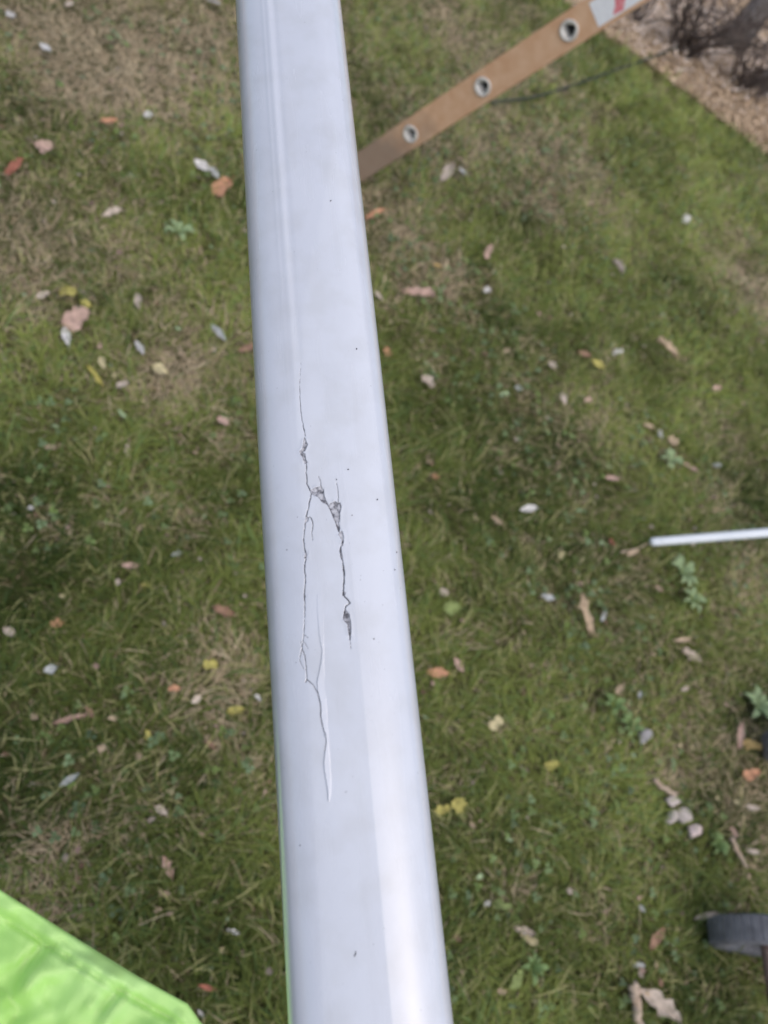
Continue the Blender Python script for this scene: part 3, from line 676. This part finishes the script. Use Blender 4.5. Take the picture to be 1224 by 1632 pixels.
for nm_, i_, sc_ in (('along', 0, 9.0), ('across', 1, 75.0)):
    ml_ = t.nodes.new('ShaderNodeMath'); ml_.operation = 'MULTIPLY'; ml_.inputs[1].default_value = sc_; t.links.new(attr(nm_), ml_.inputs[0]); t.links.new(ml_.outputs[0], cx.inputs[i_])
st_n = t.nodes.new('ShaderNodeTexNoise'); st_n.inputs['Scale'].default_value = 1.0; st_n.inputs['Detail'].default_value = 7; t.links.new(cx.outputs[0], st_n.inputs['Vector'])
streak = ramp(st_n.outputs['Fac'], [(.30, (.955, .95, .94)), (.48, (1, 1, 1)), (.70, (1, 1, 1)), (.75, (.97, .97, .965))])
dust = ramp(noise(46, 8), [(.36, (.945, .94, .925)), (.55, (1, 1, 1))])
def mulc(a, c_):
    x = t.nodes.new('ShaderNodeMix'); x.data_type = 'RGBA'; x.blend_type = 'MULTIPLY'; x.inputs['Factor'].default_value = 1; t.links.new(a, x.inputs[6]); t.links.new(c_, x.inputs[7]); return x.outputs[2]
skin = mulc(mulc(mu.outputs[2], streak), dust)
under = ramp(noise(420, 7), [(.36, (.12, .12, .135)), (.48, (.30, .30, .33)), (.62, (.47, .47, .50))])
c1 = rgbmix(attr('exposed'), skin, under); c2_ = rgbmix(attr('grime'), c1, (.055, .055, .065))
t.links.new(c2_, b.inputs['Base Color'])
rmin = t.nodes.new('ShaderNodeMapRange'); rmin.inputs['From Min'].default_value = .3; rmin.inputs['From Max'].default_value = .7; rmin.inputs['To Min'].default_value = .32; rmin.inputs['To Max'].default_value = .20; t.links.new(st_n.outputs['Fac'], rmin.inputs['Value'])
rr = t.nodes.new('ShaderNodeMapRange'); t.links.new(rmin.outputs[0], rr.inputs['To Min']); rr.inputs['To Max'].default_value = .9; t.links.new(attr('exposed'), rr.inputs['Value']); t.links.new(rr.outputs[0], b.inputs['Roughness'])
rc = t.nodes.new('ShaderNodeMath'); rc.operation = 'MULTIPLY_ADD'; rc.inputs[1].default_value = -.6; rc.inputs[2].default_value = .6; t.links.new(attr('exposed'), rc.inputs[0]); t.links.new(rc.outputs[0], b.inputs['Coat Weight'])
bp = t.nodes.new('ShaderNodeBump'); bp.inputs['Strength'].default_value = .12; bp.inputs['Distance'].default_value = .0006; t.links.new(noise(260, 4), bp.inputs['Height']); t.links.new(bp.outputs[0], b.inputs['Normal'])
M['pole'] = m
pole = empty('white_pole', PB+AX*LEN*.5)
tag(pole, 'glossy white round pole with a cracked and flaking skin across the picture', 'pole')
mesh_np('pole_skin', P.reshape(-1, 3), [q], M['pole'], pole, True, None, {'exposed': exposed, 'grime': grime, 'along': SG, 'across': WG})
for s_end, sg_ in ((-1.1, -1), (2.18, 1)):
    tt_ = np.linspace(-math.pi, math.pi, 64, endpoint=False); V = []
    for k_, sc in ((-.006, 1.012), (.003, 1.012), (.006, .96), (.006, .0)):
        x_, y_ = section(tt_, np.full(64, s_end)); yc = RP*(1-FLAT)
        V += [PB+AX*(s_end+sg_*k_)+E1*a_*sc+E2*((b_-yc)*sc+yc) for a_, b_ in zip(x_, y_)]
    f = [[i*64+j, i*64+(j+1) % 64, (i+1)*64+(j+1) % 64, (i+1)*64+j] for i in range(3) for j in range(64)]
    mesh_np('end_cap', V, [np.array(f)], M['white_rod'], pole, True)
# specks of dirt stuck to the skin
def speck(x, y, l, w, a):
    s, th = pole_hit(x, y); sx_, sy_ = section(np.array([th]), np.array([s])); c = PB+AX*s+sx_[0]*E1+(sy_[0]+.0002)*E2; tn = E1
    ca, sa = math.cos(a), math.sin(a); d1 = AX*ca+tn*sa
    v, f = tube([c-d1*l*.5, c-d1*l*.1+tn*w*.6, c+d1*l*.5], [w*.35, w*.5, w*.2], 6); mesh_np('dirt_speck', v, f, M['dirt_and_hole_shade'], pole, True)
for a_ in ((527,320,.0011,.0006,.7), (568,556,.0010,.0006,.2), (555,748,.0009,.0007,1.2), (601,796,.0009,.0006,.3), (566,1520,.0024,.0005,.4), (632,880,.0010,.0004,.1), (478,1347,.0007,.0004,.5),
           (536,764,.0006,.0005,0), (596,1018,.0007,.0005,.9), (629,908,.0009,.0004,0), (561,821,.0006,.0004,.4), (474,824,.0005,.0004,0), (457,876,.0005,.0004,1)): speck(*a_)

# ------------------------------------------------------------------ the fibreglass ladder
b_, z0 = -.0823, 2.58
u0 = np.array([(655-612)/F, (213-816)/F, 1]); u1 = np.array([(770-612)/F, (138-816)/F, 1])
R0 = W(u0*z0); STEP = W(u1*z0*(1+b_))-R0; RS = np.linalg.norm(STEP); LD = STEP/RS
LN = np.cross(LD, [0, 0, 1]); LN /= np.linalg.norm(LN)
if LN@(EYE-R0) < 0: LN = -LN                            # outward normal of the near rail, towards the viewer
LW = np.cross(LN, LD)                                   # across the rail
print('ladder', RS, 'lean from vertical', math.degrees(math.acos(LD[2])), 'foot', (R0-STEP)[2])
KB = -(R0[2]-.005)/STEP[2]-.12                               # rail bottom, in rungs
HW, FLG, SPAN, RH = .043, .026, .40, .021
def rail(org, out_n):
    """C-channel: web with rung holes, two flanges turned inwards"""
    V, q = [], []
    def pt(a, w, d): V.append(org+LD*a+LW*w-out_n*d); return len(V)-1
    k0, k1 = KB*RS, 9.6*RS
    rows = [k0]+[c for k in range(int(math.ceil(KB+.2)), 10) for c in (k*RS-HW*.9, k*RS+HW*.9)]+[k1]
    prev = None
    hexn = 24
    for i in range(len(rows)-1):
        a0, a1 = rows[i], rows[i+1]
        if i % 2 == 0:
            ids = [pt(a, w, 0) for a, w in ((a0, -HW), (a1, -HW), (a1, HW), (a0, HW))]; q.append(ids)
        else:
            ac, ha = (a0+a1)/2, (a1-a0)/2; ring, sq = [], []
            for j in range(hexn):
                t_ = 2*math.pi*j/hexn+math.pi/4; cx, cy = math.cos(t_), math.sin(t_); k = 1/max(abs(cx), abs(cy))
                ring.append(pt(ac+RH*cx, RH*cy, 0)); sq.append(pt(ac+ha*cx*k, HW*cy*k, 0))
            for j in range(hexn): q.append([ring[j], sq[j], sq[(j+1) % hexn], ring[(j+1) % hexn]])
    for s in (-1, 1):
        n_r = 40; aa = np.linspace(k0, k1, n_r)
        prof_ = [(HW*s, 0), (HW*s*1.012, .004), (HW*s*1.012, FLG)]
        g = [[pt(a, w, d) for w, d in prof_] for a in aa]
        for i in range(n_r-1):
            for j in range(2): q.append([g[i][j], g[i+1][j], g[i+1][j+1], g[i][j+1]])
    return np.array(V), [np.array(q)]
lad = empty('ladder', R0+LD*KB*RS); tag(lad, 'orange-brown fibreglass ladder with round rung ends, leaning at the top right', 'ladder')
for off, sg in ((0, 1), (SPAN, -1)):
    v, f = rail(R0-LN*off, LN*sg); o = mesh_np('side_rail', v, f, M['fibre'], lad)
    md = o.modifiers.new('thick', 'SOLIDIFY'); md.thickness = .004; md.offset = 0
def trefoil(n=24, r=.0170):                             # rounded triangle of the hollow rung
    return [(r*(1+.16*math.cos(3*2*math.pi*j/n))*math.cos(2*math.pi*j/n), r*(1+.16*math.cos(3*2*math.pi*j/n))*math.sin(2*math.pi*j/n)) for j in range(n)]
for k in range(int(math.ceil(KB+.2)), 10):
    c = R0+LD*RS*k; V, q = [], []; T3 = trefoil(); n = 24
    prof_ = [(None, -.405, 1.0), (None, .004, 1.0), (.0235, .0075, 0), (.0270, .0065, 0), (.0280, .003, 0), (None, .0, 1.12), (None, -.40, 1.12)]
    for rr_, d, sc in prof_:
        for j in range(n):
            t_ = 2*math.pi*j/n; x_, y_ = (T3[j][0]*sc, T3[j][1]*sc) if rr_ is None else (rr_*math.cos(t_), rr_*math.sin(t_))
            V.append(c+LD*x_+LW*y_+LN*d)
    for i in range(len(prof_)-1):
        for j in range(n): q.append([i*n+j, i*n+(j+1) % n, (i+1)*n+(j+1) % n, (i+1)*n+j])
    rg = mesh_np('rung', V, [np.array(q)], M['alu'], lad, True)
    pl = [c+LN*(-.03)+LD*T3[j][0]*1.02+LW*T3[j][1]*1.02 for j in range(n)]  # dark disc inside the hollow rung stands in for its shade
    o = mesh_np('rung_hole_shade', np.array(pl+[c-LN*.03])-np.array(lad.location), [np.array([[n, j, (j+1) % n] for j in range(n)])], M['dirt_and_hole_shade']); o.parent = rg
def plate(a0, a1, w0_, w1_, d0, d1, wob=0):
    V = [R0+LD*a+LW*w+LN*d for d in (d0, d1) for a, w in ((a0, w0_), (a1, w0_), (a1, w1_), (a0, w1_))]
    return np.array(V), [np.array([[3, 2, 1, 0], [4, 5, 6, 7], [0, 1, 5, 4], [1, 2, 6, 5], [2, 3, 7, 6], [3, 0, 4, 7]])]
v, f = plate(2.25*RS, 3.75*RS, -HW*.80, HW*.70, .0021, .0026); st = mesh_np('warning_label', v, f, M['sticker'], lad)
# red printed stroke across the label
red_pts = [(a_-.10, b_) for a_, b_ in ((2.50, -.66), (2.60, -.72), (2.66, -.1), (2.73, .55), (2.64, .62), (2.57, .2), (2.55, -.2))]
sgn = 1
V = [R0+LD*RS*a+LW*HW*w*sgn+LN*.0029 for a, w in red_pts]
o = mesh_np('red_print', np.array(V)-np.array(lad.location), [np.array([[0, 1, 2, 6], [6, 2, 3, 5]]), np.array([[3, 4, 5]])], M['red']); o.parent = st
for off in (0, SPAN):                                   # pivoting feet
    c = R0+LD*(KB*RS)-LN*(off-.013 if off else .013); V = []
    for (a, w, d) in ((.045, -.03, .022), (.045, .03, .022), (-.02, .045, .022), (-.02, -.045, .022), (.045, -.03, -.022), (.045, .03, -.022), (-.02, .045, -.022), (-.02, -.045, -.022)):
        V.append(c+LD*a+LW*w+LN*d*1.1)
    mesh_np('foot', V, [np.array([[0, 1, 2, 3], [7, 6, 5, 4], [0, 4, 5, 1], [1, 5, 6, 2], [2, 6, 7, 3], [3, 7, 4, 0]])], M['alu'], lad)

# ------------------------------------------------------------------ white rod on the right
tip = at(1036, 864, 2.42); dr = Wd([1, -.083, -.035]); dr /= np.linalg.norm(dr)
pts = [tip+dr*a for a in (0, .004, .012, .4, .8, 1.3)]
rodv, rodf = tube(pts, [.006, .0115, .0135, .0142, .0145, .015], 16)
o = mesh_np('white_rod', rodv-tip, rodf, M['white_rod'], None, True); o.location = tip; tag(o, 'thin white rod reaching in from the right edge above the lawn', 'rod')

# ------------------------------------------------------------------ dark cord across the lawn
pp = [(783, 163), (800, 161), (840, 157), (880, 147), (930, 130), (980, 112), (1020, 98), (1060, 84), (1110, 60)]
P = np.array([ground(x, y, .035) for x, y in pp]); tt = np.linspace(0, len(P)-1, 40); P = np.stack([np.interp(tt, range(len(P)), P[:, k]) for k in range(3)], 1)
P[1:-1] = (P[:-2]+P[1:-1]*2+P[2:])/4
v, f = tube(P, .0065, 8); c = P[0]; o = mesh_np('cord', v-c, f, M['cord'], None, True); o.location = c
tag(o, 'dark cord lying across the lawn from the ladder to the brush', 'cord')

# ------------------------------------------------------------------ wheeled cart at the right edge
ca_ = .0
uu, vv = (1170-612)/F, (1490-816)/F
# horizontal axle direction that runs up and down in the photo
best = min((abs((d := Wd_inv)[0]-uu*d[2]), k) for k, Wd_inv in ((k, TOW.T@np.array([math.cos(k), math.sin(k), 0])) for k in np.linspace(0, math.pi, 721)))[1]
rh = ray(1170, 1490); prp = np.array([-rh[1], rh[0], 0])/math.hypot(rh[0], rh[1]); AXL = np.array([math.cos(best), math.sin(best), 0])
prp = prp*np.sign(prp@AXL); AXL = AXL*.5+prp*.5; AXL /= np.linalg.norm(AXL)
if (TOW.T@AXL)[1] < 0: AXL = -AXL                       # towards the bottom of the picture
WR, WW = .125, .062
con = ground(1156, 1496); hub = con+np.array([0, 0, WR+.004])
FWD = np.cross(AXL, [0, 0, 1])
if FWD@(EYE-hub)*1 < 0: FWD = -FWD

cart = empty('hand_cart', (hub[0], hub[1], 0)); tag(cart, 'grey-wheeled cart reaching in at the lower right edge', 'cart')
def lathe(c, ax, prof_, n=48):
    e1 = FWD; e2 = np.array([0, 0, 1.0]); V = []
    for r_, a in prof_:
        r_ *= WR/.15
        for j in range(n):
            t_ = 2*math.pi*j/n; V.append(c+ax*a+r_*(math.cos(t_)*e1+math.sin(t_)*e2))
    q = [[i*n+j, i*n+(j+1) % n, (i+1)*n+(j+1) % n, (i+1)*n+j] for i in range(len(prof_)-1) for j in range(n)]
    return np.array(V), [np.array(q)]
def wheel(c):
    h = WW/2
    v, f = lathe(c, AXL, [(.098, -h+.008), (.112, -h+.002), (.140, -h), (.147, -h+.006), (.150, -h+.016), (.150, h-.016), (.147, h-.006), (.140, h), (.112, h-.002), (.098, h-.008), (.098, -h+.008)], 64)
    wl = mesh_np('wheel', v, f, M['tyre'], cart, True)
    # tread bars across the tyre
    parts = []
    for k in range(40):
        t_ = 2*math.pi*k/40; d = math.cos(t_)*FWD+math.sin(t_)*np.array([0, 0, 1.0]); tn = -math.sin(t_)*FWD+math.cos(t_)*np.array([0, 0, 1.0])
        V = [c+d*rr_*WR/.15+tn*w+AXL*a for rr_, ww in ((.147, .0090), (.1518, .0070)) for a, w in ((-h+.006, -ww), (h-.006, -ww), (h-.006, ww), (-h+.006, ww))]
        parts.append((np.array(V), [np.array([[0, 1, 2, 3], [7, 6, 5, 4], [0, 4, 5, 1], [1, 5, 6, 2], [2, 6, 7, 3], [3, 7, 4, 0]])]))
    v, f = join(parts); o = mesh_np('tread', v-np.array(cart.location), f, M['tyre']); o.parent = wl
    v, f = lathe(c, AXL, [(.0, h-.030), (.030, h-.030), (.034, h-.012), (.045, h-.016), (.060, h-.040), (.098, h-.036), (.099, h-.010)], 48)
    o = mesh_np('rim', v-np.array(cart.location), f, M['hub'], None, True); o.parent = wl
    v, f = lathe(c, AXL, [(.0, -h+.030), (.030, -h+.030), (.034, -h+.012), (.045, -h+.016), (.060, -h+.040), (.098, -h+.036), (.099, -h+.010)], 48)
    o = mesh_np('rim', v-np.array(cart.location), f, M['hub'], None, True); o.parent = wl
wheel(hub); con2 = ground(1236, 1206); hub2 = con2+np.array([0, 0, WR+.004]); wheel(hub2)
v, f = tube([hub-AXL*.03, hub, hub+AXL*.2, hub+AXL*.34], .016, 14); mesh_np('axle', v, f, M['axle'], cart, True)
v, f = tube([hub2-AXL*.02, hub2+AXL*.07], .014, 14); mesh_np('axle', v, f, M['axle'], cart, True)
v, f = tube([hub2+AXL*.065, hub2+AXL*.065+np.array([0, 0, .2])-FWD*.2, hub+AXL*.24-FWD*.5+np.array([0, 0, .30])], .013, 12); mesh_np('frame_bar', v, f, M['axle'], cart, True)
for s in (.06, .30):                                    # frame legs rising from the axle
    v, f = tube([hub+AXL*s*.8, hub+AXL*s*.8-FWD*.15+np.array([0, 0, .12]), hub+AXL*s*.8-FWD*.5+np.array([0, 0, .30])], .013, 12); mesh_np('frame_bar', v, f, M['axle'], cart, True)

# ------------------------------------------------------------------ lime green fabric at the bottom left
na, nb = 150, 90; V = []
ea, eb = np.array([-420, 1142.]), np.array([620, 1835.]); dirn = (eb-ea)/np.linalg.norm(eb-ea); nin = np.array([-dirn[1], dirn[0]])
if nin@np.array([-1, 1]) < 0: nin = -nin
edge_px = [(-420, 1150), (0, 1418), (120, 1494), (215, 1553), (245, 1570), (300, 1600), (322, 1632), (360, 1668), (620, 1840)]
ex = np.interp(np.linspace(0, 1, na), np.linspace(0, 1, len(edge_px)), [p[0] for p in edge_px])
ex = np.linspace(-420, 620, na); ey = np.interp(ex, [p[0] for p in edge_px], [p[1] for p in edge_px])
ib = np.concatenate([np.linspace(-1, 0, 12)[:-1], np.linspace(0, 1, nb-11)**1.5])
for i in range(na):
    for bb in ib:
        if bb < 0:                                      # front of the fabric hanging down, hidden from above
            p = at(ex[i]-4, ey[i]+3, .80); down = -bb; p = p+np.array([0, 0, -.22*down])+ (EYE-p)*np.array([1, 1, 0])*.10*down
            p = p - np.array([0, 0, .006])
        else:
            d = bb*620; x_, y_ = ex[i]+nin[0]*d, ey[i]+nin[1]*d
            z_ = .80-.00022*d
            wr = .045*(fbm(np.array([x_*.006+3]), np.array([y_*.006]), 4)[0]-.5)*min(1, d/50) + .030*(abs(2*fbm(np.array([(x_+y_)*.013+7]), np.array([(x_-y_)*.006+50]), 3)[0]-1)-.25)*min(1, d/30)
            hem = -.0032*math.exp(-((d-34)/5)**2)+.0022*math.exp(-((d-22)/8)**2)+.0018*math.exp(-((d-44)/5)**2) - .006*math.exp(-d/4)
            p = at(x_, y_, z_-wr-hem)
        V.append(p)
V = np.array(V); ni = len(ib); idx = np.arange(na*ni).reshape(na, ni)
q = np.stack([idx[:-1, :-1], idx[1:, :-1], idx[1:, 1:], idx[:-1, 1:]], -1).reshape(-1, 4)
m = mat('lime coated fabric', (.37, .65, .14), .36, .5, (7, (.43, .69, .22), 4), (900, .15, .0006)); M['lime'] = m
c = V.mean(0); o = mesh_np('green_fabric', V-c, [q], m, None, True); o.location = c
tag(o, 'bright lime green glossy fabric with a stitched hem in the bottom left corner', 'fabric')

# ------------------------------------------------------------------ woodland edge: litter, tree, bushes
n = 60000; d1 = rng.uniform(-1.5, 3.2, n); d2 = rng.uniform(0, 1, n)**1.6*4.5
xy = EA+ED*d1[:, None]-EN*(d2[:, None]-.05); k = lawn_side(xy) < .02+.16*rng.random(n)**3; xy = xy[k]; n = len(xy)
pale = np.clip(bump_at(xy, 1190, 95, .5)+bump_at(xy, 1010, 10, .45)+bump_at(xy, 1110, 30, .5), 0, 1)
V = np.zeros((n, 6, 3)); s = rng.uniform(.007, .019, n); a = rng.uniform(0, 6.3, n); tx, ty = rng.normal(0, .4, n), rng.normal(0, .4, n); z0_ = rng.uniform(.002, .03, n)
for i, (ux, uy) in enumerate(((-1, 0), (-.3, .6), (.5, .5), (1, 0), (.4, -.6), (-.4, -.5))):
    X, Y = ux*s, uy*s*.8; V[:, i, 0] = xy[:, 0]+X*np.cos(a)-Y*np.sin(a); V[:, i, 1] = xy[:, 1]+X*np.sin(a)+Y*np.cos(a); V[:, i, 2] = z0_+X*tx+Y*ty+.2*s*abs(uy)
V[:, :, 2] = np.maximum(V[:, :, 2], .0005)
pal = np.array([(.46, .34, .225), (.52, .385, .26), (.36, .26, .17), (.60, .46, .32)]); col = pal[rng.integers(0, 4, n)]*rng.uniform(.7, 1.2, (n, 1))
isp = rng.random(n) < pale*.9; col[isp] = np.array([.78, .66, .56])*rng.uniform(.8, 1.15, (isp.sum(), 1))
bi = (np.arange(n)*6)[:, None]
o = mesh_np('leaf_litter', V.reshape(-1, 3), [np.concatenate([bi+np.array([0, 1, 4, 5]), bi+np.array([1, 2, 3, 4])])], M['litter'], None, False, np.repeat(col, 6, 0))
tag(o, 'brown and pale leaf litter under the trees beyond the lawn', 'leaf litter', kind='stuff')
def bark_tube(base, top, r0, r1, seed, n=26, sides=20):
    r = np.random.default_rng(seed); t_ = np.linspace(0, 1, n)
    P = base+(top-base)*t_[:, None]; P[:, 0] += .04*np.sin(t_*5+seed); P[:, 1] += .04*np.cos(t_*4+seed)
    rad = r0+(r1-r0)*t_**.8+r0*.45*np.exp(-t_*n/2.2)
    v, f = tube(P, rad, sides)
    k = np.arange(len(v)-2); ring = k // sides; ang = (k % sides)/sides*2*math.pi
    c_ = P[ring]; rr_ = 1+.10*np.sin(ang*7+seed+ring*.15)+.10*(r.random(len(k))-.5)+.25*np.exp(-ring/2.)*np.sin(ang*4+seed)
    v[:-2] = c_+(v[:-2]-c_)*rr_[:, None]; return v, f
def tree(x, y, r0, h, lean, seed, lab):
    b = ground(x, y); e = empty('bare_tree', b); tag(e, lab, 'tree', 'trees at the woodland edge'); r = np.random.default_rng(seed)
    top = b+np.array([lean[0], lean[1], h]); v, f = bark_tube(b-np.array([0, 0, .05]), top, r0, r0*.45, seed); mesh_np('trunk', v, f, M['bark'], e, True)
    parts = []
    for k in range(9):
        t_ = .42+.55*k/9; p0 = b+(top-b)*t_; a = r.random()*6.3; d = np.array([math.cos(a), math.sin(a), .55+.5*r.random()]); l = 1.7*(1.25-t_)
        Q = np.array([p0+d*l*s+np.array([0, 0, .15*l*s*s]) for s in np.linspace(0, 1, 7)]); Q[1:] += r.normal(0, .04, (6, 3)); parts.append(tube(Q, np.linspace(r0*.28, .006, 7), 7))
        for j in range(6):
            q0 = Q[2+j % 5]; d2_ = d+r.normal(0, .6, 3); L2 = .5+.4*r.random(); Q2 = np.array([q0+d2_*L2*s for s in np.linspace(0, 1, 5)]); Q2[1:] += r.normal(0, .03, (4, 3)); parts.append(tube(Q2, np.linspace(.012, .003, 5), 5))
    v, f = join(parts); mesh_np('crown', v, f, M['twig'], e, True)
tree(1165, 72, .065, 4.6, (.15, .5), 3, 'dark rough tree trunk in the top right corner')
tree(1216, 150, .05, 3.6, (.3, .2), 5, 'thin dark tree stem at the right edge near the top')
def shrub(x, y, n, h, lab, seed):
    b = ground(x, y); e = empty('bare_shrub', b); tag(e, lab, 'shrub', 'leafless shrubs at the woodland edge'); r = np.random.default_rng(seed); parts = []
    for k in range(n):
        a = r.random()*6.3; l = h*(.5+.8*r.random()); sp = .25+.7*r.random(); p0 = b+np.array([r.normal(0, .05), r.normal(0, .05), 0])
        s = np.linspace(0, 1, 9); Q = p0+np.stack([np.cos(a+s*.6)*sp*l*s, np.sin(a+s*.6)*sp*l*s, l*s*(1-.55*sp*s)], 1); Q[1:] += r.normal(0, .012, (8, 3)).cumsum(0)*.7
        Q[:, 2] = np.maximum(Q[:, 2], .01); parts.append(tube(Q, np.linspace(.007, .0022, 9), 5))
        for j in range(3):
            q0 = Q[3+2*j]; d = r.normal(0, 1, 3); d[2] = abs(d[2]); d /= np.linalg.norm(d); Q2 = np.array([q0+d*l*.4*s2 for s2 in np.linspace(0, 1, 5)]); Q2[1:] += r.normal(0, .012, (4, 3)); parts.append(tube(Q2, np.linspace(.0035, .0012, 5), 4))
    v, f = join(parts); mesh_np('stems', v, f, M['twig'], e, True)
shrub(1085, 80, 44, .60, 'tangled leafless shrub left of the dark trunk', 21)
shrub(1180, 140, 30, .45, 'low leafless shrub between trunk and lawn edge', 22)
shrub(1010, 30, 14, .35, 'sparse leafless shrub beyond the ladder label', 23)
